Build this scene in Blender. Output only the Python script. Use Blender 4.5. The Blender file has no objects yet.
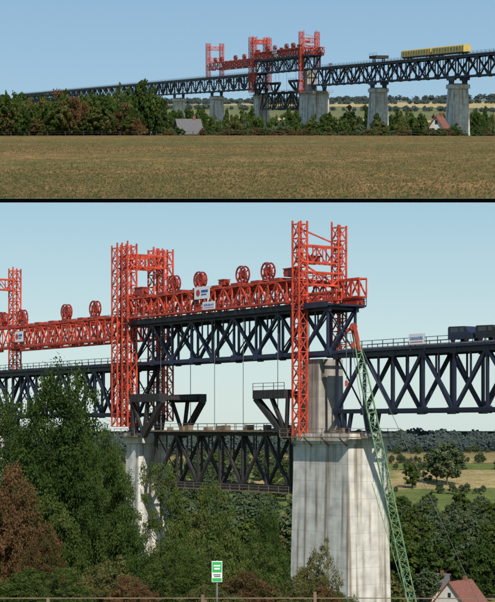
import bpy, math, random
import numpy as np
from mathutils import Vector, Matrix
random.seed(7); rng=np.random.default_rng(7)
scene=bpy.context.scene
scene.view_settings.view_transform='Standard'; scene.view_settings.look='None'
scene.view_settings.exposure=0
F=1700.0; H0=430.0; CX=247.5
K=14.0
ALPHA=math.atan((H0-122)/F)
M_LOW=Matrix.Identity(4)
M_UP=Matrix.Rotation(ALPHA,4,'X')@Matrix.Scale(K,4)

# ---------------- materials ----------------
def newmat(name):
    m=bpy.data.materials.new(name); m.use_nodes=True
    nt=m.node_tree; nt.nodes.clear()
    return m,nt,nt.nodes.new('ShaderNodeOutputMaterial')
def N(nt,t,**kw):
    n=nt.nodes.new(t)
    for k,v in kw.items():
        if k in n.inputs: n.inputs[k].default_value=v
        else: setattr(n,k,v)
    return n
def ramp(nt,stops):
    r=nt.nodes.new('ShaderNodeValToRGB'); e=r.color_ramp.elements
    while len(e)<len(stops): e.new(0.5)
    for i,(p,c) in enumerate(stops):
        e[i].position=p; e[i].color=(*c,1)
    return r
def paint(name,c,rough=0.5,var=0.35,scale=1.5,metal=0.0,rust=None,spec=.5):
    m,nt,o=newmat(name); L=nt.links.new
    b=N(nt,'ShaderNodeBsdfPrincipled'); b.inputs['Roughness'].default_value=rough; b.inputs['Metallic'].default_value=metal; b.inputs['Specular IOR Level'].default_value=spec
    tc=N(nt,'ShaderNodeTexCoord'); n=N(nt,'ShaderNodeTexNoise'); n.inputs['Scale'].default_value=scale; n.inputs['Detail'].default_value=6
    L(tc.outputs['Object'],n.inputs['Vector'])
    d=tuple(x*(1-var) for x in c); u=tuple(min(1,x*(1+var)) for x in c)
    st=[(0.3,d),(0.6,c),(0.75,u)]
    if rust: st=[(0.25,rust),(0.38,d),(0.6,c),(0.8,u)]
    r=ramp(nt,st); L(n.outputs['Fac'],r.inputs['Fac']); L(r.outputs['Color'],b.inputs['Base Color'])
    L(b.outputs[0],o.inputs[0]); return m
def concrete(name,c):
    m,nt,o=newmat(name); L=nt.links.new
    b=N(nt,'ShaderNodeBsdfPrincipled'); b.inputs['Roughness'].default_value=0.9
    tc=N(nt,'ShaderNodeTexCoord')
    n=N(nt,'ShaderNodeTexNoise'); n.inputs['Scale'].default_value=0.6; n.inputs['Detail'].default_value=8
    L(tc.outputs['Object'],n.inputs['Vector'])
    mp=N(nt,'ShaderNodeMapping'); mp.inputs['Scale'].default_value=(1.3,1.3,0.05); L(tc.outputs['Object'],mp.inputs['Vector'])
    n2=N(nt,'ShaderNodeTexNoise'); n2.inputs['Scale'].default_value=1.0; n2.inputs['Detail'].default_value=5; L(mp.outputs[0],n2.inputs['Vector'])
    r1=ramp(nt,[(0.3,tuple(x*.72 for x in c)),(0.55,c),(0.75,tuple(min(1,x*1.15) for x in c))]); L(n.outputs['Fac'],r1.inputs['Fac'])
    r2=ramp(nt,[(0.33,(.42,.37,.31)),(0.48,(.86,.84,.8)),(0.7,(1,1,1))]); L(n2.outputs['Fac'],r2.inputs['Fac'])
    mx=N(nt,'ShaderNodeMix',data_type='RGBA',blend_type='MULTIPLY'); mx.inputs[0].default_value=1
    L(r1.outputs[0],mx.inputs[6]); L(r2.outputs[0],mx.inputs[7])
    sp=N(nt,'ShaderNodeSeparateXYZ'); L(tc.outputs['Object'],sp.inputs[0])
    md=N(nt,'ShaderNodeMath',operation='PINGPONG'); md.inputs[1].default_value=1.2; L(sp.outputs['Z'],md.inputs[0])
    lt=N(nt,'ShaderNodeMath',operation='LESS_THAN'); lt.inputs[1].default_value=0.05; L(md.outputs[0],lt.inputs[0])
    ml=N(nt,'ShaderNodeMath',operation='MULTIPLY'); ml.inputs[1].default_value=0.22; L(lt.outputs[0],ml.inputs[0])
    m2=N(nt,'ShaderNodeMix',data_type='RGBA'); L(ml.outputs[0],m2.inputs[0]); L(mx.outputs[2],m2.inputs[6]); m2.inputs[7].default_value=(.12,.11,.1,1)
    L(m2.outputs[2],b.inputs['Base Color'])
    bp=N(nt,'ShaderNodeBump'); bp.inputs['Strength'].default_value=0.3; bp.inputs['Distance'].default_value=0.05; L(n.outputs['Fac'],bp.inputs['Height']); L(bp.outputs[0],b.inputs['Normal'])
    L(b.outputs[0],o.inputs[0]); return m
def leafmat(name,stops,trans=0.25):
    m,nt,o=newmat(name); L=nt.links.new
    a=N(nt,'ShaderNodeAttribute',attribute_name='tint')
    oi=N(nt,'ShaderNodeObjectInfo')
    ad=N(nt,'ShaderNodeMath',operation='MULTIPLY_ADD'); ad.inputs[1].default_value=0.35; L(oi.outputs['Random'],ad.inputs[0])
    s=N(nt,'ShaderNodeMath',operation='MULTIPLY'); s.inputs[1].default_value=0.8; L(a.outputs['Fac'],s.inputs[0]); L(s.outputs[0],ad.inputs[2])
    r=ramp(nt,stops); L(ad.outputs[0],r.inputs['Fac'])
    d=N(nt,'ShaderNodeBsdfDiffuse'); t=N(nt,'ShaderNodeBsdfTranslucent'); L(r.outputs[0],d.inputs[0]); L(r.outputs[0],t.inputs[0])
    mx=N(nt,'ShaderNodeMixShader'); mx.inputs[0].default_value=trans; L(d.outputs[0],mx.inputs[1]); L(t.outputs[0],mx.inputs[2])
    L(mx.outputs[0],o.inputs[0]); return m
def groundmat(name,layers,tintlo=(1,1.03,1),tinthi=(1,.97,.92)):
    m,nt,o=newmat(name); L=nt.links.new
    b=N(nt,'ShaderNodeBsdfPrincipled'); b.inputs['Roughness'].default_value=1; b.inputs['Specular IOR Level'].default_value=0.05
    a=N(nt,'ShaderNodeAttribute',attribute_name='Col')
    tc=N(nt,'ShaderNodeTexCoord'); cur=a.outputs['Color']
    for i,(sc,lo,hi) in enumerate(layers):
        mp=N(nt,'ShaderNodeMapping'); mp.inputs['Scale'].default_value=sc; L(tc.outputs['Object'],mp.inputs[0])
        n=N(nt,'ShaderNodeTexNoise'); n.inputs['Scale'].default_value=1; n.inputs['Detail'].default_value=7; n.inputs['Roughness'].default_value=.65; L(mp.outputs[0],n.inputs[0])
        r=ramp(nt,[(0.34,tuple(lo*t for t in tintlo)),(0.66,tuple(hi*t for t in tinthi))]); L(n.outputs['Fac'],r.inputs[0])
        mx=N(nt,'ShaderNodeMix',data_type='RGBA',blend_type='MULTIPLY'); mx.inputs[0].default_value=1
        L(cur,mx.inputs[6]); L(r.outputs[0],mx.inputs[7]); cur=mx.outputs[2]
    L(cur,b.inputs['Base Color']); L(b.outputs[0],o.inputs[0]); return m

NAVY=paint('navy_steel_paint',(.013,.018,.042),.5)
NAVY2=paint('navy_steel_new',(.016,.024,.058),.5)
OLD=paint('old_riveted_steel',(.028,.024,.024),.7,rust=(.06,.03,.018))
RED=paint('orange_red_paint',(.60,.07,.032),.55,.4,.7,rust=(.30,.045,.03))
REDD=paint('dark_red_paint',(.33,.035,.02),.55,.4)
GREEN=paint('light_green_paint',(.19,.33,.17),.6,.35)
CONC=concrete('pier_concrete',(.64,.62,.575)); CONC2=concrete('old_concrete',(.38,.355,.32))
TIMB=paint('timber_planks',(.2,.14,.09),.85)
CABLE=paint('steel_cable',(.12,.12,.12),.5)
WHITE=paint('white_paint',(.75,.76,.77),.5,.08)
BLACK=paint('black_rubber',(.02,.02,.02),.7)
BLUE=paint('blue_lettering',(.05,.12,.4),.5)
REDL=paint('red_lettering',(.5,.04,.03),.5)
YEL=paint('yellow_paint',(.55,.40,.10),.55,.25)
GLASS=paint('window_glass',(.03,.04,.05),.1,.1)
BALL=paint('ballast',(.2,.18,.16),.95)
ROOFR=paint('red_roof_tile',(.22,.085,.06),.85,.35,3); ROOFG=paint('grey_roof_slate',(.13,.12,.125),.8,.3,3)
WALL=paint('rendered_wall',(.6,.58,.54),.9,.12)
SIGNG=paint('green_sign_paint',(.03,.42,.10),.4,.08)
BARK=paint('bark',(.09,.07,.05),.95,.4,4)
EDGE=paint('dark_earth_edge',(.002,.002,.002),1,.2,spec=0)

# ---------------- mesh builder ----------------
class MB:
    def __init__(s): s.v=[]; s.f=[]; s.mi=[]; s.m=0
    def strut(s,p,q,a,b=None,up=(0,0,1)):
        b=b or a
        j=1+random.uniform(-.05,.05); a*=j; b*=1+random.uniform(-.05,.05)
        p=Vector(p);q=Vector(q);d=(q-p)
        if d.length<1e-6:return
        d.normalize(); u=Vector(up)
        if abs(d.dot(u))>.98:u=Vector((0,1,0))
        x=d.cross(u).normalized(); y=x.cross(d).normalized()
        i=len(s.v)
        for e in (p,q):
            for sx,sy in((-1,-1),(1,-1),(1,1),(-1,1)): s.v.append(tuple(e+x*(sx*a/2)+y*(sy*b/2)))
        for f in((0,3,2,1),(4,5,6,7),(0,1,5,4),(1,2,6,5),(2,3,7,6),(3,0,4,7)): s.f.append(tuple(i+k for k in f)); s.mi.append(s.m)
    def box(s,x0,x1,y0,y1,z0,z1):
        i=len(s.v)
        for z in(z0,z1):
            for x,y in((x0,y0),(x1,y0),(x1,y1),(x0,y1)): s.v.append((x,y,z))
        for f in((0,3,2,1),(4,5,6,7),(0,1,5,4),(1,2,6,5),(2,3,7,6),(3,0,4,7)): s.f.append(tuple(i+k for k in f)); s.mi.append(s.m)
    def frustum(s,c,a0,b0,z0,a1,b1,z1,ch=0):
        def ring(a,b,z,ch):
            a/=2;b/=2
            return [(c[0]+x,c[1]+y,z) for x,y in((-a+ch,-b),(a-ch,-b),(a,-b+ch),(a,b-ch),(a-ch,b),(-a+ch,b),(-a,b-ch),(-a,-b+ch))]
        i=len(s.v); s.v+=ring(a0,b0,z0,ch)+ring(a1,b1,z1,ch)
        for k in range(8): s.f.append((i+k,i+(k+1)%8,i+8+(k+1)%8,i+8+k)); s.mi.append(s.m)
        s.f.append(tuple(i+8+k for k in range(8))); s.f.append(tuple(i+7-k for k in range(8))); s.mi+=[s.m,s.m]
    def cyl(s,p,q,r0,r1=None,n=8,cap=True):
        r1=r0 if r1 is None else r1
        p=Vector(p);q=Vector(q);d=(q-p).normalized(); u=Vector((0,0,1)) if abs(d.z)<.95 else Vector((1,0,0))
        x=d.cross(u).normalized(); y=d.cross(x); i=len(s.v)
        for e,r in((p,r0),(q,r1)):
            for k in range(n):
                t=2*math.pi*k/n; s.v.append(tuple(e+x*(r*math.cos(t))+y*(r*math.sin(t))))
        for k in range(n): s.f.append((i+k,i+n+k,i+n+(k+1)%n,i+(k+1)%n)); s.mi.append(s.m)
        if cap:
            s.f.append(tuple(i+n-1-k for k in range(n))[::-1]); s.f.append(tuple(i+n+k for k in range(n))); s.mi+=[s.m]*2
    def make(s,name,mats,M=None,parent=None,smooth=False):
        me=bpy.data.meshes.new(name); me.from_pydata(s.v,[],s.f)
        if not isinstance(mats,(list,tuple)): mats=[mats]
        for m in mats: me.materials.append(m)
        me.polygons.foreach_set('material_index',s.mi)
        if smooth: me.polygons.foreach_set('use_smooth',[True]*len(s.f))
        me.update()
        bm=__import__('bmesh').new(); bm.from_mesh(me); __import__('bmesh').ops.recalc_face_normals(bm,faces=bm.faces); bm.to_mesh(me); bm.free()
        o=bpy.data.objects.new(name,me); scene.collection.objects.link(o)
        if parent: o.parent=parent
        if M is not None: o.matrix_basis=M
        return o
def empty(name):
    e=bpy.data.objects.new(name,None); scene.collection.objects.link(e); return e

def truss(mb,s0,s1,w0,zb,zt,n,tc,td,lat=True,gus=True):
    ds=(s1-s0)/n
    for w in(-w0,w0):
        mb.strut((s0,w,zb),(s1,w,zb),tc*.8,tc); mb.strut((s0,w,zt),(s1,w,zt),tc*.8,tc)
        for i in range(n+1):
            s=s0+i*ds
            mb.strut((s,w,zb),(s,w,zt),td*.75)
            if gus:
                for z in(zb,zt):
                    g=tc*.95; mb.box(s-g,s+g,w-tc*.43,w+tc*.43,z-g*.8,z+g*.8)
            if i<n:
                if i%2==0: mb.strut((s,w,zb),(s+ds,w,zt),td)
                else: mb.strut((s,w,zt),(s+ds,w,zb),td)
                mb.strut((s+ds/2,w,(zb+zt)/2),(s+ds/2,w,zt),td*.45)
    for i in range(n+1):
        s=s0+i*ds
        for z in(zb,zt): mb.strut((s,-w0,z),(s,w0,z),td*.7)
        if lat: mb.strut((s,-w0,zb),(s,w0,zt),td*.4); mb.strut((s,w0,zb),(s,-w0,zt),td*.4)
        if i<n:
            a,b=(-w0,w0) if i%2 else (w0,-w0)
            mb.strut((s,a,zb),(s+ds,b,zb),td*.5); mb.strut((s,a,zt),(s+ds,b,zt),td*.5)
def rail(mb,s0,s1,w,z,h=1.15,step=2.0,t=.07):
    n=max(1,int(abs(s1-s0)/step))
    for i in range(n+1):
        s=s0+(s1-s0)*i/n; mb.strut((s,w,z),(s,w,z+h),t)
    for k in(.5,1): mb.strut((s0,w,z+h*k),(s1,w,z+h*k),t)
def railw(mb,w0,w1,s,z,h=1.15,t=.07):
    n=4
    for i in range(n+1):
        w=w0+(w1-w0)*i/n; mb.strut((s,w,z),(s,w,z+h),t)
    for k in(.5,1): mb.strut((s,w0,z+h*k),(s,w1,z+h*k),t)
def mast(mb,cs,cw,z0,z1,c,panel=2.2,tc=.22,td=.11):
    n=max(1,round((z1-z0)/panel)); dz=(z1-z0)/n; h=c/2
    cr=[(cs-h,cw-h),(cs+h,cw-h),(cs+h,cw+h),(cs-h,cw+h)]
    for x,y in cr: mb.strut((x,y,z0),(x,y,z1+random.uniform(.2,.9)),tc)
    for i in range(n+1):
        z=z0+i*dz
        for k in range(4):
            a=cr[k];b=cr[(k+1)%4]
            mb.strut((*a,z),(*b,z),td*1.1)
            if i<n:
                mb.strut((*a,z),(*b,z+dz),td)
                if k%2: mb.strut((*b,z),(*a,z+dz),td)
def boxbeam(mb,s0,s1,w,wd,z0,z1,n,tc=.26,td=.15):
    ds=(s1-s0)/n
    for ww in(w-wd/2,w+wd/2):
        for z in(z0,z1): mb.strut((s0,ww,z),(s1,ww,z),tc)
        for i in range(n+1):
            s=s0+i*ds; mb.strut((s,ww,z0),(s,ww,z1),td*1.1)
            if i<n:
                if i%2: mb.strut((s,ww,z0),(s+ds,ww,z1),td*1.3)
                else: mb.strut((s,ww,z1),(s+ds,ww,z0),td*1.3)
    for i in range(n+1):
        s=s0+i*ds
        for z in(z0,z1): mb.strut((s,w-wd/2,z),(s,w+wd/2,z),td)
        if i<n: mb.strut((s,w-wd/2,z1),(s+ds,w+wd/2,z1),td)
def crossbeam(mb,s,w0,w1,z0,z1,wd=1.2,n=4,tc=.24,td=.14):
    dw=(w1-w0)/n
    for ss in(s-wd/2,s+wd/2):
        for z in(z0,z1): mb.strut((ss,w0,z),(ss,w1,z),tc)
        for i in range(n+1):
            w=w0+i*dw; mb.strut((ss,w,z0),(ss,w,z1),td)
            if i<n:
                a,b=(z0,z1) if i%2 else (z1,z0); mb.strut((ss,w,a),(ss,w+dw,b),td)

def reel(mb,s,w,z,r):
    n=14; ph=random.uniform(0,1)
    for ww in(w-.35,w+.35):
        for k in range(n):
            a=2*math.pi*k/n;b=2*math.pi*(k+1)/n
            mb.strut((s+r*math.cos(a),ww,z+r*math.sin(a)),(s+r*math.cos(b),ww,z+r*math.sin(b)),.2)
        for k in range(6):
            a=2*math.pi*k/6+ph; mb.strut((s,ww,z),(s+r*math.cos(a),ww,z+r*math.sin(a)),.12)
    mb.cyl((s,w-.35,z),(s,w+.35,z),r*random.uniform(.45,.8),n=14)
    for d in(-.8,.8): mb.strut((s+d,w-.5,z-r-.5),(s,w-.5,z),.2); mb.strut((s+d,w+.5,z-r-.5),(s,w+.5,z),.2)

ZT,ZB=10.4,2.6
def bridge(M,P2,u,zo,L,smin,smax,zg,lower,sc=(1,1,1)):
    B=M@Matrix(((u[0],-u[1],0,P2[0]),(u[1],u[0],0,P2[1]),(0,0,1,zo),(0,0,0,1)))@Matrix.Diagonal((*sc,1))
    root=empty('railway_viaduct')
    pl=MB()
    k=int(smin//L)
    for i in range(k,int(smax//L)+1):
        s=i*L; g=zg
        if i==0:
            pl.m=0; pl.frustum((0,0),14.6,8.6,g,12.8,7.0,-2.0,.12); pl.frustum((0,0),13.3,7.5,-2.0,13.3,7.5,-.5,.1)
            pl.m=1; pl.frustum((-4.0,0),4.2,4.6,-.5,4.0,4.4,10.2,.08)
        else:
            pl.m=0; pl.frustum((s,0),6.6,8.2,g,4.0,5.4,-2.2,.1); pl.frustum((s,0),4.8,6.2,-2.2,4.8,6.2,-.5,.1)
    pl.make('pier_concrete',[CONC,CONC2],B,root)
    mb=MB()
    for i in range(k,int(smax//L)+1):
        s=i*L
        if i==0: s=4.2
        for w in(-2.5,2.5):
            for d in(-1.6,0,1.6): mb.strut((s+d*.5,w,-.5),(s+d,w,ZB),.45)
        mb.box(s-1.3,s+1.3,-3,3,-.5,-.1)
        if i>0:
            for w in(-2.5,2.5): mb.box(s-2.4,s+2.4,w-.4,w+.4,1.2,2.4)
    mb.make('bearing_frame',NAVY,B,root)
    tr=MB(); dk=MB(); rl=MB(); bl=MB()
    nR=int((smax-2.5)/6.1); sR=2.5+nR*6.1
    truss(tr,2.5,sR,2.5,ZB,ZT,nR,.62,.46)
    nL=int((-L-.5-smin)/6.1); sL=-L-.5-nL*6.1
    truss(tr,sL,-L-.5,2.5,ZB,ZT,nL,.62,.46)
    tr.make('steel_truss',NAVY,B,root)
    for a,b in((2.3,sR),(sL,-L-.5)):
        dk.box(a,b,-3.3,3.3,ZT+.36,ZT+.72); bl.box(a,b,-2.2,2.2,ZT+.724,ZT+.95)
        for w in(-3.25,3.25): rail(rl,a,b,w,ZT+.72,1.1,2.2,.08)
        for w in(-.72,.72): rl.box(a,b,w-.04,w+.04,ZT+.955,ZT+1.1)
        dk.box(a,b,-3.2,-2.9,ZB+.2,ZB+.28)
    dk.make('deck',NAVY2,B,root); bl.make('ballast_bed',BALL,B,root); rl.make('railing',NAVY,B,root)
    pf=MB()
    pf.box(-7.8,8.2,-5.0,-4.0,-1.1,-.95); pf.box(7.0,8.2,-4.0,4.4,-1.1,-.95); pf.box(-7.8,-6.9,-4,4.4,-1.1,-.95)
    rail(pf,-7.8,8.2,-4.95,-.95); railw(pf,-4.9,4.4,8.15,-.95); railw(pf,-4.9,4.4,-7.75,-.95)
    for s in(-6,-2,2,6): pf.strut((s,-4.9,-1.1),(s,-3.5,-2.3),.12)
    for s in(-L,): 
        pf.box(s-3.2,s+3.2,-4.4,-3.2,-1.1,-.95); rail(pf,s-3.2,s+3.2,-4.35,-.95)
    # clutter stacked on the pier head: timber baulks, jacks, tool chests
    if lower:
        for q in range(9):
            s=random.uniform(-.5,5.5); w=random.uniform(-3.3,-1.2); a=random.uniform(.3,1.0)
            for lay in range(random.randint(1,3)): pf.box(s-a+lay*.03,s+a-lay*.03,w-.25+lay*.02,w+.25-lay*.02,-.5+lay*.28,-.5+lay*.28+.24)
        for q in range(4):
            s=-5.6+q*.45; pf.strut((s,-3.2,-.5),(s+.1,-3.0,random.uniform(.5,1.6)),.12)
    pf.make('work_platform',TIMB,B,root)
    ef=MB()
    for s in (L,):
        for w in(-2.0,2.0):
            ef.strut((s-.6,w,ZT+.7),(s-.6,w,ZT+2.6),.3); ef.strut((s+.6,w,ZT+.7),(s+.6,w,ZT+2.6),.3)
        ef.box(s-2.6,s+2.6,-2.6,2.6,ZT+2.6,ZT+3.9); rail(ef,s-2.6,s+2.6,-2.5,ZT+3.9)
    ef.make('erection_frame',OLD,B,root)

    r2=empty('new_truss_span'); mb=MB()
    nb,ntp=11.0,17.3
    truss(mb,-L+.2,.4,2.5,nb,ntp,9,.58,.42); mb.make('steel_truss',NAVY2,B,r2)
    mb=MB(); mb.box(-L-1,1.6,-3.6,3.6,ntp+.34,ntp+.62); mb.box(-L-1,1.6,-3.62,-3.5,ntp+.1,ntp+.9)
    rail(mb,-L-1,1.6,-3.6,ntp+.9,1.0,2.4); rail(mb,-L-1,1.6,3.6,ntp+.62)
    mb.make('deck',NAVY,B,r2)
    r3=empty('old_truss_span'); mb=MB()
    truss(mb,-45,-8.6,2.4,-8.6,-.6,6,.55,.4)
    mb.strut((-45,-2.4,-.6),(-47.5,-2.4,-8.6),.4); mb.strut((-45,2.4,-.6),(-47.5,2.4,-8.6),.4)
    mb.make('riveted_truss',OLD,B,r3)
    mb=MB(); mb.box(-47,-7.6,-3.6,3.6,-.28,.0); mb.box(-48,-8,-3.2,-1.2,-9.3,-9.15); mb.box(-48,-8,1.2,3.2,-9.3,-9.15)
    rail(mb,-47,-7.6,-3.55,0,1.0,2.5); rail(mb,-47,-7.6,3.55,0,1.0,2.5); rail(mb,-48,-8,-3.15,-9.15,.9,2.5)
    for s in np.arange(-45,-9,3.1): 
        s+=random.uniform(-1.2,1.2); w=random.uniform(-2.6,1); mb.box(s,s+random.uniform(.3,1.8),w,w+1,0,random.uniform(.2,.8))
    mb.make('timber_deck',TIMB if lower else OLD,B,r3)
    r4=empty('pier_bracket'); mb=MB()
    for (a,b,foot) in((-L+2.0,-L+11.2,-L+5.5),(-15.0,-7.2,-7.6)):
        mb.box(a,b,-4.6,-3.2,4.6,5.9); mb.box(a,b,3.2,4.6,4.6,5.9); mb.box(a+.3,b-.3,-3.2,3.2,4.9,5.6)
        rail(mb,a,b,-4.55,5.9,1.0)
        for xx in np.arange(a+.6,b-.3,1.2): mb.box(xx-.05,xx+.05,-4.68,-4.6,4.62,5.88)
        far=b if foot==-L+5.5 else a
        for w in(-3.9,3.9):
            mb.strut((far,w,4.7),(foot,w,-1.0),.8); mb.strut(((a+b)/2,w,4.7),(foot,w,-.6),.5)
            near=a if far==b else b
            mb.strut((near,w,4.7),(foot,w,-1.2),.45)
    mb.strut((-L+2,-3.9,4.7),(-L+2,-3.9,-1),.5)
    mb.make('steel_bracket',OLD,B,r4)

    r5=empty('lifting_gantry'); mb=MB()
    W=3.6
    for w in(-W,W):
        mast(mb,-4.7,w,(-1.0 if w<0 else 10.6),29.6,1.5,2.0)
        mast(mb,-L-2.9,w,(.6 if w<0 else 1.5),30.5,1.75,2.1)
        mast(mb,-L+.4,w,(.6 if w<0 else 1.5),30.5 if w<0 else 30,1.75,2.1)
        mast(mb,-2*L-2.0,w,11.2,31.0,1.7,2.0)
        boxbeam(mb,-L+1.3,-4.7,w,1.3,18.6,21.7,20)
        boxbeam(mb,-2*L-2.0,-L-3.8,w,1.3,15.4,19.0,20)
    for s in(-2*L-2.0,-L-2.9,-L+.4): crossbeam(mb,s,-W,W,27.2,29.2); crossbeam(mb,s,-W,W,20,22.5)
    crossbeam(mb,-4.7,-W,W,24.2,26.6,1.5); crossbeam(mb,-4.7,-W,W,21,22.8,1.5); crossbeam(mb,-4.7,-W,W,17.7,19.4,1.5)
    boxbeam(mb,-4.7,.8,W,1.3,19.2,21.8,3); boxbeam(mb,-5.7,2.4,-W+1.5,1,18.4,19.6,4)
    mb.strut((-4.7,-W,29),(-4.7,W,27),.18); mb.strut((-4.7,-W,24.2),(-4.7,W,21),.2)
    mb.make('lattice_steel',RED,B,r5)
    mb=MB()
    for s in np.arange(-L+6,-8,5.2): mb.box(s-1.0,s+1.0,-4.4,4.4,21.85,22.2)
    for s in np.arange(-2*L+6,-L-6,5.2): mb.box(s-.8,s+.8,-4.4,4.4,19.15,19.5)
    for s in np.arange(-2*L+5,-L-4,7.5): mb.box(s-.7,s+.7,-4.4,-2.8,14.7,15.25)
    mb.box(-L+2,-6,-2.7,-2.2,21.0,21.55); mb.box(-L+2,-6,-5.2,-4.4,18.3,18.42); rail(mb,-L+2,-6,-5.15,18.42,1.0,2.4,.09)
    mb.box(-2*L+2,-L-4,-5.2,-4.4,14.95,15.05); rail(mb,-2*L+2,-L-4,-5.15,15.05,1.0,2.4,.09)
    rail(mb,-L+2,-6,3.6,22.1,1.0,2.4,.09); rail(mb,-2*L+2,-L-4,3.6,19.4,1,2.4,.09)
    def unit(a,b,c,d,e,f):
        mb.box(a,b,c,d,e,f-.15); mb.box(a-.12,b+.12,c-.12,d+.12,f-.15,f); mb.cyl((a-.5,(c+d)/2,(e+f)/2),(b+.5,(c+d)/2,(e+f)/2),(f-e)*.3,n=12)
    unit(-L+2.8,-L+5.2,-4.1,-2.8,22.2,23.5); unit(-8.2,-6.2,-3.9,-2.6,22.3,23.5); unit(-3,.2,3.0,4.4,17.6,19.0); unit(-7.0,-5.6,-.8,.8,24.2,25.4)
    unit(-25,-23.6,-3.8,-2.8,22.2,23.1); unit(-2*L+14,-2*L+15.4,-3.8,-2.8,19.5,20.4)
    mb.make('walkway_and_winch',REDD,B,r5)
    mb=MB()
    for s in(-38.5,-31,-19.5,-13.0): reel(mb,s,-3.2,23.5,1.25)
    for s in(-98,-90.0,-73.5,-63.5): reel(mb,s,-3.2,20.9,1.3)
    mb.make('cable_reel',REDD,B,r5)
    mb=MB()
    for s in(-27.5,-19.8):
        mb.cyl((s,-2.9,18.5),(s,-2.9,.0),.055,n=6)
    for s in(-43,-11): 
        for w in(-2.9,2.9): mb.cyl((s,w,18.5),(s,w,0),.06,n=6)
    mb.make('hoist_cable',CABLE,B,r5)
    def banner(s,w,z,wd,h,style):
        m=MB(); m.m=0; m.box(s,s+wd,w-.06,w,z,z+h)
        if style==0:   # logo disc + word
            m.m=3; m.cyl((s+wd*.25,w-.06,z+h*.5),(s+wd*.25,w-.075,z+h*.5),h*.28,n=16); m.m=1; m.box(s+wd*.45,s+wd*.9,w-.072,w-.062,z+h*.5,z+h*.72); m.box(s+wd*.45,s+wd*.8,w-.072,w-.062,z+h*.28,z+h*.4)
        else:
            m.m=1; x=s+wd*.1
            while x<s+wd*.88:
                dx=random.uniform(.1,.22); m.box(x,x+dx,w-.072,w-.062,z+h*.42,z+h*random.choice([.68,.75])); x+=dx+.09
            m.m=3; m.box(s+wd*.1,s+wd*.9,w-.072,w-.062,z+h*.18,z+h*.26)
        m.m=2
        for xx in(s+.1,s+wd-.1): m.strut((xx,w+.08,z-.8),(xx,w+.08,z+h),.1)
        return m.make('advertising_board',[WHITE,BLUE,OLD,REDL],B,None)
    banner(-30.3,-4.75,20.3,4.2,1.9,0); banner(-27.2,-5.3,18.5,3.4,1.2,1); banner(-90,-4.75,16.2,3.2,1.9,0)
    banner(19,-3.4,ZT+.9,3.0,1.4,1)
    return B

B_low=bridge(M_LOW,(13.2,243.0),(0.58,-0.8146),0.0,52.0,-330,180,-50,True)
B_up=bridge(M_UP,(24.5,637.0),(0.297,-0.955),11.3,52.0,-520,190,-42,False,(1.23,.85,.72))

def wagon(B,s0,ln):
    r=empty('yellow_rail_wagon'); z=ZT+1.1
    m=MB(); m.box(s0,s0+ln,-1.4,1.4,z+.9,z+3.4)
    n=6; i=len(m.v)
    for s in(s0,s0+ln):
        for k in range(n+1):
            a=math.pi*k/n; m.v.append((s,-1.38*math.cos(a),z+3.4+.6*math.sin(a)))
    for k in range(n): m.f.append((i+k,i+k+1,i+n+2+k,i+n+1+k)); m.mi.append(0)
    m.f.append(tuple(range(i,i+n+1))); m.f.append(tuple(range(i+2*n+1,i+n,-1))); m.mi+=[0,0]
    x=s0+.7
    while x<s0+ln:
        m.box(x,x+.15,-1.5,-1.4,z+.9,z+3.4); x+=1.7
    m.make('body',YEL,B,r)
    m=MB(); x=s0+1
    while x<s0+ln-1.8:
        for w in(-1.42,1.40): m.box(x,x+1.1,w,w+.02,z+2.0,z+2.8)
        x+=3.4
    m.make('windows',GLASS,B,r)
    m=MB(); m.box(s0+.2,s0+ln-.2,-1.2,1.2,z+.55,z+.88)
    for c in(s0+2.4,s0+ln-2.4):
        m.box(c-1.5,c+1.5,-1.1,1.1,z+.3,z+.54)
        for d in(-.95,.95):
            for w in(-.8,.7): m.cyl((c+d,w,z+.46),(c+d,w+.12,z+.46),.46,n=14)
    for e in(s0-.3,s0+ln): m.box(e,e+.3,-.3,.3,z+.7,z+1.0)
    m.make('bogies',BLACK,B,r)
wagon(B_up,70,19.0); wagon(B_up,89.8,19.0)

def van(B,s0,w0,ln,h,mat):
    r=empty('work_van'); z=ZT+.96; m=MB()
    prof=[(0,.45),(ln,.45),(ln,h*.55),(ln-.5,h*.62),(ln-1.3,h*.97),(.15,h),(0,h*.9)]
    for w in(w0-.95,w0+.95): m.v+=[(s0+a,w,z+b) for a,b in prof]
    n=len(prof); m.f+=[tuple(range(n))[::-1],tuple(range(n,2*n))]+[(k,(k+1)%n,n+(k+1)%n,n+k) for k in range(n)]; m.mi+=[0]*(n+2)
    m.make('body',mat,B,r); m=MB()
    m.box(s0+ln-2.1,s0+ln-1.35,w0-.98,w0-.955,z+h*.62,z+h*.9)
    m.box(s0+.5,s0+ln-2.4,w0-.98,w0-.955,z+h*.62,z+h*.9); m.make('windows',GLASS,B,r); m=MB()
    for s in(s0+.9,s0+ln-.9):
        for w in(w0-1,w0+.78): m.cyl((s,w,z+.36),(s,w+.22,z+.36),.36,n=14)
    m.make('wheels',BLACK,B,r)
van(B_low,25.0,-1.0,4.4,2.1,NAVY2); van(B_low,30.2,-1.0,4.4,2.0,BLACK)

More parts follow.
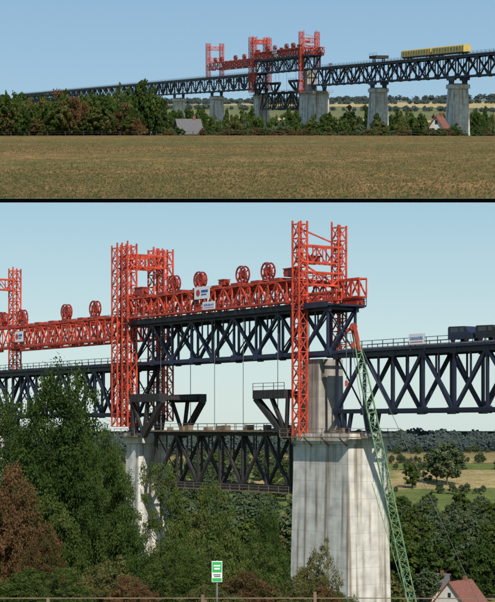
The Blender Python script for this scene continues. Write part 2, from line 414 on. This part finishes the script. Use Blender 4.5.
def crane(foot,tip,wd):
    r=empty('lattice_boom_crane'); foot=Vector(foot); tip=Vector(tip); d=(tip-foot); Ln=d.length; d.normalize()
    x=d.cross(Vector((0,1,0))).normalized(); y=x.cross(d); m=MB(); n=int(Ln/(wd*1.2))
    def half(t): return wd/2*min(1,.3+t*6,.35+(1-t)*6)
    def P(i,k):
        t=i/n; h=half(t); sx,sy=[(-1,-1),(1,-1),(1,1),(-1,1)][k]; return foot+d*(Ln*t)+x*(sx*h)+y*(sy*h)
    for i in range(n):
        for k in range(4):
            m.strut(P(i,k),P(i+1,k),.085); m.strut(P(i,k),P(i+1,(k+1)%4) if i%2 else P(i+1,(k-1)%4),.045); m.strut(P(i,k),P(i,(k+1)%4),.045)
    m.make('boom',GREEN,None,r)
    hz=Vector((d.x,d.y,0)).normalized(); hz=Vector((-1,.25,0)).normalized(); body=foot-hz*3; sd=hz.cross(Vector((0,0,1)))
    m=MB()
    for s in(-2.2,2.2):
        a=body+sd*s; m.strut(a-hz*3.6+Vector((0,0,-1.4)),a+hz*3.6+Vector((0,0,-1.4)),1.1,1.1)
        for e in(-3.6,3.6): m.cyl(a+hz*e+sd*-.5+Vector((0,0,-1.4)),a+hz*e+sd*.5+Vector((0,0,-1.4)),.55,n=12)
    m.make('crawler_tracks',BLACK,None,r)
    m=MB(); m.strut(body-hz*3.5,body+hz*2.5,3.0,2.0); m.strut(body+hz*1.2+sd*1.9,body+hz*3.4+sd*1.9,1.1,2.0)
    m.strut(body-hz*4.8,body-hz*3.6,3.4,2.4); m.strut(body-hz*1,body-hz*4+Vector((0,0,7)),.25)
    m.make('machine_house',GREEN,None,r)
    m=MB(); a0=foot+hz*-.8; a1=foot+d*(Ln*.62)+x*1.3; dd=(a1-a0); nn=int(dd.length/.9)
    for i in range(nn):
        for o in(-.22,.22):
            m.strut(a0+dd*(i/nn)+x*o,a0+dd*((i+1)/nn)+x*o,.055)
        m.strut(a0+dd*(i/nn)+x*.22,a0+dd*((i+1)/nn)-x*.22,.035)
    m.make('derrick_mast',GREEN,None,r)
    m=MB(); m.cyl(body-hz*4+Vector((0,0,7)),tip,.03,n=5)
    hk=tip+hz*.9; m.cyl(tip,hk,.05,n=5); m.cyl(hk,(hk.x,hk.y,tip.z-5),.03,n=5); m.cyl(tip+x*.5,a1,.03,n=5)
    m.make('cables',CABLE,None,r)
    m=MB(); m.strut(tip-d*1.9,tip+d*.8,.6,.45); m.cyl(tip+y*-.25+d*.7,tip+y*.25+d*.7,.4,n=12); m.cyl(tip+y*-.25-d*1.2+x*.4,tip+y*.25-d*1.2+x*.4,.3,n=12)
    m.strut(tip+d*.7,hk+Vector((0,0,.2)),.3); m.strut((hk.x,hk.y,tip.z-5),(hk.x,hk.y,tip.z-5.6),.3)
    m.make('boom_head',REDD,None,r)
crane((20.2,183,-30.5),(11.3,179,10.2),.88)

# ---------------- terrain ----------------
def interp(pts):
    xs=[p[0] for p in pts]; zs=[p[1] for p in pts]
    return lambda y: np.interp(y,xs,zs)
hl=interp([(-400,3),(0,-1.7),(60,-7.6),(110,-13.8),(150,-22),(172,-32.5),(195,-33),(235,-47),(400,-46),(520,-44),(700,-34),(850,-24),(1000,-17.5),(1120,-14),(1300,-9),(2000,-7),(9000,-7)])
hu=interp([(60,-3.4),(445,-3.5),(480,-8),(560,-17),(900,-17),(1300,0),(1800,17),(2500,30),(3600,40),(9000,40)])
def wob(x,y,s): return np.sin(x/s*1.3+y/s*.7)*.5+np.sin(x/s*.53-y/s*1.1+2)*.5
def gl(x,y): y=np.asarray(y,float); return hl(y)+wob(x,y,140)*np.clip((y-300)/600,0,1)*2.0
def gu(x,y): y=np.asarray(y,float); return hu(y)+wob(x,y,300)*np.clip((y-900)/900,0,1)*5.0+wob(x,y,40)*np.clip((y-60)/300,0,1)*.12
def terrain(name,xs,ys,hf,colf,M,mat):
    X,Y=np.meshgrid(xs,ys); Z=hf(X,Y); v=np.stack([X,Y,Z],-1).reshape(-1,3)
    nx,ny=len(xs),len(ys); i=np.arange(nx*ny).reshape(ny,nx)
    q=np.stack([i[:-1,:-1],i[:-1,1:],i[1:,1:],i[1:,:-1]],-1).reshape(-1,4)
    me=bpy.data.meshes.new(name); me.vertices.add(len(v)); me.vertices.foreach_set('co',v.ravel())
    me.loops.add(q.size); me.loops.foreach_set('vertex_index',q.ravel().astype(np.int32))
    me.polygons.add(len(q)); me.polygons.foreach_set('loop_start',np.arange(0,q.size,4,dtype=np.int32)); me.polygons.foreach_set('loop_total',np.full(len(q),4,np.int32))
    me.update(calc_edges=True)
    a=me.color_attributes.new('Col','FLOAT_COLOR','POINT'); c=colf(X,Y).reshape(-1,3); c=np.concatenate([c,np.ones((len(c),1))],1); a.data.foreach_set('color',c.ravel())
    me.materials.append(mat); o=bpy.data.objects.new(name,me); scene.collection.objects.link(o); o.matrix_basis=M; return o
TAN=np.array([.34,.27,.14]); GRN=np.array([.085,.105,.035]); DRY=np.array([.17,.15,.06]); FIELD=np.array([.170,.120,.058])
def cl(X,Y):
    c=np.zeros(X.shape+(3,))+GRN*1.1
    p=wob(X,Y,60); c[p>.35]=DRY
    m=(Y>380)&(Y<560)&(X>30); c[m]=DRY*1.35
    q=wob(X,Y,70)*9
    c[(Y>700)&(Y+q<800)]=GRN*1.5
    c[(Y+q>800)&(Y+q<905)]=TAN; c[(Y+q>905)&(Y+q<960)]=GRN*1.6; c[(Y+q>960)&(Y<1080)]=TAN*.85
    c[(Y+q>850)&(Y+q<905)&(X<75)]=GRN*1.7
    c[Y>1080]=np.array([.09,.12,.09]); return c
def cu(X,Y):
    c=np.zeros(X.shape+(3,))+FIELD
    w=np.clip(wob(X,Y*1.5,38)*.6+wob(X+50,Y*3,17)*.35+.40,0,1)[...,None]; c=c*(1-w*.75)+np.array([.095,.11,.042])*w*.75
    c[Y>446]=GRN
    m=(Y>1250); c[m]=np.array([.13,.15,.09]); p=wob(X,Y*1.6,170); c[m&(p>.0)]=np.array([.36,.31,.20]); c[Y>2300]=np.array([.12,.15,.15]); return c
ys=np.concatenate([np.linspace(-300,0,8),np.linspace(10,1100,260),np.linspace(1110,1400,30),np.linspace(1500,9000,40)])
terrain('ground',np.concatenate([np.linspace(-4000,-420,12),np.linspace(-400,400,120),np.linspace(420,4000,12)]),ys,gl,cl,M_LOW,groundmat('valley_grass',[((.03,.05,.05),.8,1.2),((.25,.12,.2),.75,1.25),((2.2,.7,1),.6,1.35)]))
ysu=np.concatenate([np.linspace(77.6,470,160),np.linspace(475,2600,160),np.linspace(2700,9000,20)])
xsu=np.concatenate([np.linspace(-3000,-620,10),np.linspace(-600,-70,50),np.linspace(-65,65,66),np.linspace(70,600,50),np.linspace(620,3000,10)])
terrain('field',xsu,ysu,gu,cu,M_UP,groundmat('mown_dry_grass',[((.04,.03,.05),.8,1.2),((.45,.13,.2),.68,1.3),((2.6,.8,1),.6,1.4),((9,3,1),.55,1.45)],(.96,1.1,.95),(1.06,.95,.93)))
mb=MB()
for a,b in zip(xsu[:-1],xsu[1:]):
    z=float(gu((a+b)/2,77.6)); mb.box(a,b,77.2,77.597,z-.17,z-.004)
mb.make('plateau_edge',EDGE,M_UP)

# ---------------- vegetation ----------------
def tree_mesh(name,seed,H,R,cb,ncl,nl,leaf,mat,trunk=True,lob=.35,taper=.25,cs=(.12,.26),stray=0):
    r=np.random.default_rng(seed); random.seed(seed)
    lobes=r.normal(size=(9,3)); lobes/=np.linalg.norm(lobes,axis=1,keepdims=True); amp=r.uniform(-.5,1,9)*lob
    d=r.normal(size=(ncl,3)); d/=np.linalg.norm(d,axis=1,keepdims=True)
    f=1+((np.clip(d@lobes.T,0,1)**4)*amp).sum(1)
    rad=r.uniform(0,1,ncl)**.38*f
    hc=(H-H*cb)/2; zc=H*cb+hc
    c=d*rad[:,None]*np.array([R*.82,R*.82,hc*.88])
    c[:,:2]*=(1-taper*np.clip(c[:,2:]/hc,-1,1)); c[:,2]+=zc
    rc=R*r.uniform(cs[0],cs[1],ncl)
    tone=r.uniform(0,1,ncl)
    cc=np.repeat(c,nl,0); rr=np.repeat(rc,nl)
    g=r.normal(size=(ncl*nl,3)); gn=g/np.linalg.norm(g,axis=1,keepdims=True)
    p=cc+gn*(rr*r.uniform(.3,1.1,ncl*nl))[:,None]*np.array([1,1,.72])
    nrm=gn*.7+r.normal(size=p.shape)*.45+np.array([0,0,.25]); nrm/=np.linalg.norm(nrm,axis=1,keepdims=True)
    t=np.cross(nrm,r.normal(size=p.shape)); t/=np.linalg.norm(t,axis=1,keepdims=True)+1e-9; b=np.cross(nrm,t)
    sz=(leaf*r.uniform(.55,1.3,len(p)))[:,None]
    V=np.stack([p-t*sz*.6,p-b*sz*.35,p+t*sz*.6,p+b*sz*.35],1).reshape(-1,3)
    tint=np.repeat(np.clip(np.repeat(tone,nl)*.7+r.uniform(0,.4,len(p)),0,1),4)
    nq=len(p)
    mb=MB(); 
    if trunk:
        tr=max(.12,H*.018); pts=[Vector((0,0,-1)),Vector((r.normal()*.1,r.normal()*.1,H*cb*.6)),Vector((r.normal()*.3,r.normal()*.3,zc)),Vector((r.normal()*.5,r.normal()*.5,H*.85))]
        rs=[tr*1.4,tr,tr*.6,tr*.2]
        for k in range(3): mb.cyl(pts[k],pts[k+1],rs[k],rs[k+1],7,False)
        for k in range(0,ncl,max(1,ncl//26)):
            q=Vector(c[k]); zz=max(H*cb*.6,min(H*.7,q.z-R*.4)); base=pts[1].lerp(pts[3],max(0,min(1,(zz-H*cb*.6)/(H*.85-H*cb*.6))))
            mb.cyl(base,q,tr*.35,tr*.08,5,False)
    tv=np.array(mb.v).reshape(-1,3) if mb.v else np.zeros((0,3))
    tf=np.array(mb.f,dtype=np.int32).reshape(-1,4)+len(V) if mb.f else np.zeros((0,4),np.int32)
    VV=np.concatenate([V,tv]); Q=np.concatenate([np.arange(nq*4,dtype=np.int32).reshape(-1,4),tf]).astype(np.int32)
    me=bpy.data.meshes.new(name); me.vertices.add(len(VV)); me.vertices.foreach_set('co',VV.ravel())
    me.loops.add(Q.size); me.loops.foreach_set('vertex_index',Q.ravel())
    me.polygons.add(len(Q)); me.polygons.foreach_set('loop_start',np.arange(0,Q.size,4,dtype=np.int32)); me.polygons.foreach_set('loop_total',np.full(len(Q),4,np.int32))
    mi=np.zeros(len(Q),np.int32); mi[nq:]=1; me.materials.append(mat); me.materials.append(BARK); me.polygons.foreach_set('material_index',mi)
    me.update(calc_edges=True)
    a=me.attributes.new('tint','FLOAT','POINT'); a.data.foreach_set('value',np.concatenate([tint,np.zeros(len(tv))]).astype(np.float32))
    return me
LG=leafmat('leaf_green',[(0,(.030,.052,.012)),(.5,(.062,.095,.023)),(1,(.115,.14,.04))])
LD=leafmat('leaf_dark_green',[(0,(.017,.036,.010)),(.5,(.040,.070,.018)),(1,(.08,.115,.03))])
LY=leafmat('leaf_olive',[(0,(.05,.065,.018)),(.5,(.10,.105,.035)),(1,(.17,.15,.055))])
LR=leafmat('leaf_autumn',[(0,(.045,.045,.015)),(.35,(.065,.070,.022)),(.55,(.12,.070,.034)),(.8,(.18,.09,.045)),(1,(.14,.11,.04))])
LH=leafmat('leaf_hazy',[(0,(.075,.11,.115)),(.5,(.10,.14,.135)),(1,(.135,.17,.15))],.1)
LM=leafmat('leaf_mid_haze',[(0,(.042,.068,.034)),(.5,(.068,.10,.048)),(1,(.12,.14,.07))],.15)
def place(me,name,x,y,z,sc,M,parent=None,szz=1.0):
    o=bpy.data.objects.new(name,me); scene.collection.objects.link(o)
    if parent: o.parent=parent
    o.matrix_basis=M@Matrix.Translation((x,y,z))@Matrix.Rotation(random.uniform(0,6.28),4,'Z')@Matrix.Diagonal((sc,sc,sc*szz,1)); return o
def X(px,D): return (px-CX)/F*D
mid={'g':[tree_mesh('mid_g%d'%i,20+i,10,3.9,.08,90,60,.5,LG) for i in range(3)],
     'd':[tree_mesh('mid_d%d'%i,30+i,10,3.6,.08,90,60,.5,LD) for i in range(3)],
     'y':[tree_mesh('mid_y%d'%i,40+i,10,4.0,.05,80,60,.5,LY) for i in range(2)],
     'r':[tree_mesh('mid_r%d'%i,50+i,10,4.6,.03,90,60,.5,LR) for i in range(2)],
     'm':[tree_mesh('mid_m%d'%i,60+i,10,4.2,.04,80,50,.55,LM) for i in range(3)],
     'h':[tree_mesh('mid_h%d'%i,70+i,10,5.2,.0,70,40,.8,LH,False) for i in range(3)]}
hi={'D':[tree_mesh('big_d%d'%i,80+i,10,3.9,.08,800,120,.115,LD,lob=.45,taper=.02,cs=(.10,.20)) for i in range(2)],
    'G':[tree_mesh('big_g%d'%i,90+i,10,3.8,.06,520,110,.15,LG,lob=.5,taper=.05,cs=(.10,.21)) for i in range(2)],
    'R':[tree_mesh('big_r%d'%i,95+i,10,4.4,.02,420,100,.17,LR,lob=.8,cs=(.09,.2)) for i in range(1)],
    'Y':[tree_mesh('big_y%d'%i,97+i,10,4.6,.02,340,90,.18,LY,lob=.8,cs=(.08,.2)) for i in range(1)]}
def tree_at(kind,name,px,ytop,wpx,D,parent=None):
    x=X(px,D); z=float(gl(x,D)); top=(H0-ytop)/F*D; H=top-z
    me=random.choice((hi if kind in hi else mid)[kind]); R=wpx/F*D/2
    sc=R/4.0; o=place(me,name,x,D,z,sc,M_LOW,parent,(H/10)/sc); return o
random.seed(3)
T=[('D','broadleaf_tree',66,386,142,137),('D','broadleaf_tree',14,412,90,142),('D','broadleaf_tree',108,446,78,131),('G','broadleaf_tree',50,486,90,127),
('R','autumn_tree',14,472,74,119),('R','autumn_tree',46,528,50,115),
('G','broadleaf_tree',172,496,72,150),('G','broadleaf_tree',222,518,76,158),('D','broadleaf_tree',130,530,64,135),
('D','broadleaf_tree',262,520,64,166),('Y','olive_bush',312,547,48,140),('G','bush',345,590,60,130),('G','broadleaf_tree',196,540,60,140),
('Y','olive_bush',95,562,70,112),('R','autumn_bush',128,578,56,110),('R','autumn_bush',245,574,70,116),('G','bush',190,566,80,114),
('G','bush',160,556,60,118),('Y','olive_bush',285,578,80,117),('G','bush',24,566,80,108),('Y','olive_bush',220,586,70,110),('G','bush',64,578,70,106),('R','autumn_bush',322,588,56,118),('G','bush',268,560,60,124)]
for t in T: tree_at(*t)
fr=empty('valley_wood')
random.seed(11)
for i in range(520):
    D=random.uniform(262,880); px=random.uniform(-60,385); x=X(px,D)
    if abs((x-13.2)*.8146+(D-243)*.58)<9 and D<420: continue
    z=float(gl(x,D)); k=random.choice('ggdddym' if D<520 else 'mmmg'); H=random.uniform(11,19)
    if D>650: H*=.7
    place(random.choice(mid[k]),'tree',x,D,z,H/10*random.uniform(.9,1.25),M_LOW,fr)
fr2=empty('wood_by_the_village')
for i in range(150):
    D=random.uniform(440,700); px=random.uniform(380,560); x=X(px,D)
    z=float(gl(x,D)); k=random.choice('ggddm' if D<560 else 'mmg'); H=random.uniform(9,16)*(1 if D<560 else .75)
    place(random.choice(mid[k]),'tree',x,D,z,H/10*random.uniform(.85,1.2),M_LOW,fr2)
for i in range(26):
    D=random.uniform(345,425); px=random.uniform(385,560); x=X(px,D); 
    if 425<px<492 : continue
    place(random.choice(mid[random.choice('gyd')]),'tree',x,D,float(gl(x,D)),random.uniform(.4,.8),M_LOW,fr2)
hd=empty('hedgerow')
for yy,n in((905,110),(962,110),(1070,130),(780,50)):
    for i in range(n):
        px=random.uniform(-60,560); x=X(px,yy)
        if random.random()<.2: continue
        place(random.choice(mid['m']),'hedge_tree',x,yy+random.uniform(-7,7),float(gl(x,yy)),random.uniform(.2,.65),M_LOW,hd)
tree_at('m','round_tree',447,438,40,815)
tree_at('g','round_tree',412,460,22,800)
tree_at('m','round_tree',437,452,26,830)
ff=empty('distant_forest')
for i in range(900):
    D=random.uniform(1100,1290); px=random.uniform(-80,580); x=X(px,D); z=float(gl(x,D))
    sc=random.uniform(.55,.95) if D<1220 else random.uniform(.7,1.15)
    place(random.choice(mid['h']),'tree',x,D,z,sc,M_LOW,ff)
def utree(kind,name,px,ytop,wpx,D,parent=None):
    x=(px-CX)/F*D*.984; z=float(gu(x,D)); top=(122-ytop)/F*D*.97; H=top-z
    me=random.choice(mid[kind]); sc=wpx/F*D/2/4.0
    place(me,name,x,D,z,sc,M_UP,parent,(H/10)/sc)
hb=empty('mixed_hedge')
random.seed(5)
for i in range(110):
    px=random.uniform(-20,135); yt=93+random.uniform(-3,30); D=random.uniform(448,475)
    utree(random.choice('rryggggd'),'shrub',px,yt if px<110 else yt+4,random.uniform(12,30),D,hb)
for a in[(128,86,28,470,'d'),(142,81,30,478,'d'),(154,88,26,480,'g'),(163,99,20,474,'d'),(22,90,26,480,'d'),(118,84,18,482,'g'),(108,90,20,476,'g'),(58,88,26,480,'r'),(84,92,26,476,'g'),(4,92,24,480,'d'),(40,92,24,478,'g')]:
    utree(a[4],'broadleaf_tree',a[0],a[1],a[2],a[3])
vw=empty('valley_wood')
for i in range(330):
    D=random.uniform(470,760); px=random.uniform(160,520); x=(px-CX)/F*D*.984
    off=(x-24.5)*.955+(D-637)*.297
    if abs(off)<7: continue
    yt=random.uniform(106,125) + (5 if D<560 else 0)
    if 172<px<204 and D<500: continue
    if 428<px<452 and D<520: continue
    utree(random.choice('ggdddym'),'tree',px,yt,random.uniform(10,26),D,vw)
for a in[(408,117,34,520,'g'),(392,121,22,515,'d'),(290,112,30,520,'d'),(245,110,24,530,'g'),(350,108,30,600,'m'),(478,112,24,560,'d')]: utree(a[4],'broadleaf_tree',a[0],a[1],a[2],a[3])
for i in range(60):
    px=random.uniform(165,520); 
    utree(random.choice('yydgr'),'shrub',px,130+random.uniform(-4,3),random.uniform(8,22),random.uniform(450,460),vw)
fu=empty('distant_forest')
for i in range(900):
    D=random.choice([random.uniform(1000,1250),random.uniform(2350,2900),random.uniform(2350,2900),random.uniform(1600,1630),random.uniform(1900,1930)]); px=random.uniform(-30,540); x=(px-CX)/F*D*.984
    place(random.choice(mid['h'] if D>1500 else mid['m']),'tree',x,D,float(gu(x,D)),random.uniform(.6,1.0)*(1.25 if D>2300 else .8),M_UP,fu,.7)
r=np.random.default_rng(3); n=90000
yy=77.8+ (r.uniform(0,1,n)**1.5)*365; xx=r.uniform(-.165,.165,n)*yy*1.1; zz=gu(xx,yy)
keep=wob(xx,yy*1.5,30)+r.normal(size=n)*.6>-.3; xx=xx[keep]; yy=yy[keep]; zz=zz[keep]; n=len(xx)
th=r.uniform(0,math.pi,n); w=r.uniform(.02,.08,n); h=r.uniform(.03,.12,n)
V=np.stack([np.stack([xx-w*np.cos(th),yy-w*np.sin(th),zz],-1),np.stack([xx+w*np.cos(th),yy+w*np.sin(th),zz],-1),np.stack([xx+w*.6*np.cos(th)+.03,yy,zz+h],-1),np.stack([xx-w*.6*np.cos(th),yy,zz+h*.8],-1)],1).reshape(-1,3)
me=bpy.data.meshes.new('grass_tufts'); me.vertices.add(len(V)); me.vertices.foreach_set('co',V.ravel()); me.loops.add(n*4); me.loops.foreach_set('vertex_index',np.arange(n*4,dtype=np.int32)); me.polygons.add(n); me.polygons.foreach_set('loop_start',np.arange(0,n*4,4,dtype=np.int32)); me.polygons.foreach_set('loop_total',np.full(n,4,np.int32)); me.update(calc_edges=True)
a=me.attributes.new('tint','FLOAT','POINT'); a.data.foreach_set('value',np.repeat(r.uniform(0,1,n),4).astype(np.float32))
me.materials.append(leafmat('dry_grass',[(0,(.05,.075,.02)),(.5,(.13,.11,.05)),(1,(.24,.17,.09))],.2)); o=bpy.data.objects.new('grass_tufts',me); scene.collection.objects.link(o); o.matrix_basis=M_UP
def fence(name,pts,M,hf,h=1.1,step=3.0,t=.12,rails=2,mat=TIMB):
    m=MB()
    for (x0,y0),(x1,y1) in zip(pts[:-1],pts[1:]):
        n=max(1,int(math.hypot(x1-x0,y1-y0)/step)); P=[]
        for i in range(n+1):
            x=x0+(x1-x0)*i/n;y=y0+(y1-y0)*i/n; z=float(hf(x,y)); hh=h*random.uniform(.85,1.1); m.strut((x,y,z-.2),(x+random.uniform(-.05,.05),y,z+hh),t); P.append((x,y,z))
        for a,b in zip(P[:-1],P[1:]):
            for k in range(rails):
                q=h*(k+1)/(rails+.15); m.strut((a[0],a[1],a[2]+q),(b[0],b[1],b[2]+q),t*.3)
    m.make(name,mat,M)
fence('pasture_fence',[(-130,441),(0,440),(130,442)],M_UP,gu,1.2,4.5,.16,2,OLD)
fence('wire_fence',[(-12,56),(-1.5,58.5),(14,62)],M_LOW,gl,1.75,3.6,.11,3)

def house(M,x,y,z,wd,dp,h,rh,rot,roof,name):
    r=empty(name); R=M@Matrix.Translation((x,y,z))@Matrix.Rotation(rot,4,'Z'); a,b=wd/2,dp/2
    m=MB(); m.box(-a,a,-b,b,-1,h)
    i=len(m.v); m.v+=[(-a,-b,h),(-a,b,h),(-a,0,h+rh),(a,-b,h),(a,b,h),(a,0,h+rh)]; m.f+=[(i,i+1,i+2),(i+3,i+5,i+4)]; m.mi+=[0,0]
    m.make('walls',WALL,R,r)
    m=MB(); e=.5; k=rh/b
    for s in(-1,1):
        m.strut((-a-e,s*(b+e)/2,h+rh/2-k*e/2+.16),(a+e,s*(b+e)/2,h+rh/2-k*e/2+.16),math.hypot(b+e,rh+k*e),.22,up=(0,s*rh,b))
    m.make('roof',roof,R,r)
    m=MB(); m.box(a*.4,a*.4+.8,-.4,.4,h+rh*.5,h+rh+1.1); m.make('chimney',ROOFR,R,r)
    m=MB()
    for s in(-1,1):
        for xx in np.linspace(-a*.65,a*.65,3):
            for z0 in([1,3.6] if h>5 else [1]): m.box(xx-.5,xx+.5,s*b-.04,s*b+.04,z0,z0+1.3)
        for yy2 in(-b*.4,b*.4): m.box(s*a-.04,s*a+.04,yy2-.45,yy2+.45,h-1.8,h-.4)
    m.box(-a-.04,-a+.04,-.4,.4,h+rh*.25,h+rh*.25+1.1); m.box(a-.04,a+.04,-.4,.4,h+rh*.25,h+rh*.25+1.1)
    m.make('windows',GLASS,R,r); m=MB(); m.box(-.5,.5,-b-.06,-b+.02,0,2.1); m.make('door',TIMB,R,r)
house(M_LOW,X(460,400),400,-45.8,9.5,8,5.6,4.6,.9,ROOFR,'village_house')
house(M_LOW,X(436,450),452,-46.5,8,7,4.6,3.6,-.5,ROOFG,'village_house')
house(M_UP,(188-CX)/F*484*.984,484,-7.2,6.5,6,4.2,3.6,.35,ROOFG,'village_house')
house(M_UP,(439-CX)/F*505*.984,505,-8,3.6,4.4,6.6,3.0,1.0,ROOFR,'village_house')
house(M_UP,(428-CX)/F*530*.984,530,-12,6,5,6.2,3.2,.4,ROOFG,'village_house')
r=empty('trail_sign'); D=60; x=X(217,D); z0=float(gl(x,D)); zt=(H0-561)/F*D; S=Matrix.Translation((x,D,0))
m=MB(); m.cyl((0,.04,z0-.3),(0,.04,zt+.02),.03,n=10); m.make('post',CABLE,S,r,True)
m=MB(); m.box(-.185,.185,-.02,.0,zt-.74,zt); m.make('panel',WHITE,S,r)
m=MB(); m.box(-.165,.165,-.027,-.022,zt-.40,zt-.03); m.box(-.165,.165,-.027,-.022,zt-.72,zt-.60); m.make('green_field',SIGNG,S,r)
m=MB(); m.box(-.10,.10,-.032,-.0275,zt-.30,zt-.24); m.box(-.12,.12,-.032,-.0275,zt-.19,zt-.14); m.make('lettering',WHITE,S,r)
m=MB(); m.box(-.13,.13,-.027,-.022,zt-.50,zt-.47); m.box(-.10,.12,-.027,-.022,zt-.56,zt-.53); m.make('small_print',BLACK,S,r)

# ---------------- light / world / camera ----------------
el=math.radians(38); az=math.radians(164)
w=bpy.data.worlds.new('World'); scene.world=w; w.use_nodes=True; nt=w.node_tree; bg=nt.nodes['Background']
sk=nt.nodes.new('ShaderNodeTexSky'); sk.sky_type='NISHITA'; sk.sun_disc=False; sk.sun_elevation=el; sk.sun_rotation=az; sk.air_density=1.0; sk.dust_density=.5; sk.ozone_density=1.0
ST=.12
tc=nt.nodes.new('ShaderNodeTexCoord'); sp=nt.nodes.new('ShaderNodeSeparateXYZ'); nt.links.new(tc.outputs['Generated'],sp.inputs[0])
rp=ramp(nt,[(0,(.60,.74,.74)),(.05,(.52,.69,.73)),(.135,(.34,.55,.66)),(.175,(.37,.565,.68)),(.25,(.27,.47,.66)),(1,(.10,.20,.42))])
nt.links.new(sp.outputs['Z'],rp.inputs[0])
ms=nt.nodes.new('ShaderNodeVectorMath'); ms.operation='SCALE'; ms.inputs['Scale'].default_value=1/ST; nt.links.new(rp.outputs[0],ms.inputs[0])
mx=nt.nodes.new('ShaderNodeMix'); mx.data_type='RGBA'; mx.inputs[0].default_value=.8
nt.links.new(sk.outputs[0],mx.inputs[6]); nt.links.new(ms.outputs[0],mx.inputs[7])
nt.links.new(mx.outputs[2],bg.inputs[0]); bg.inputs[1].default_value=ST
sv=Vector((math.sin(az)*math.cos(el),math.cos(az)*math.cos(el),math.sin(el)))
ld=bpy.data.lights.new('sun','SUN'); ld.energy=4.7; ld.angle=math.radians(.5); ld.color=(1,.94,.84)
lo=bpy.data.objects.new('sun',ld); scene.collection.objects.link(lo); lo.rotation_euler=(-sv).to_track_quat('-Z','Y').to_euler(); lo.location=(0,-50,100)
cd=bpy.data.cameras.new('camera'); cam=bpy.data.objects.new('camera',cd); scene.collection.objects.link(cam)
cam.rotation_euler=(math.radians(90),0,0); cd.sensor_fit='HORIZONTAL'; cd.sensor_width=36; cd.lens=F/495*36; cd.shift_y=(H0-301)/495
cd.clip_start=1; cd.clip_end=200000
scene.camera=cam
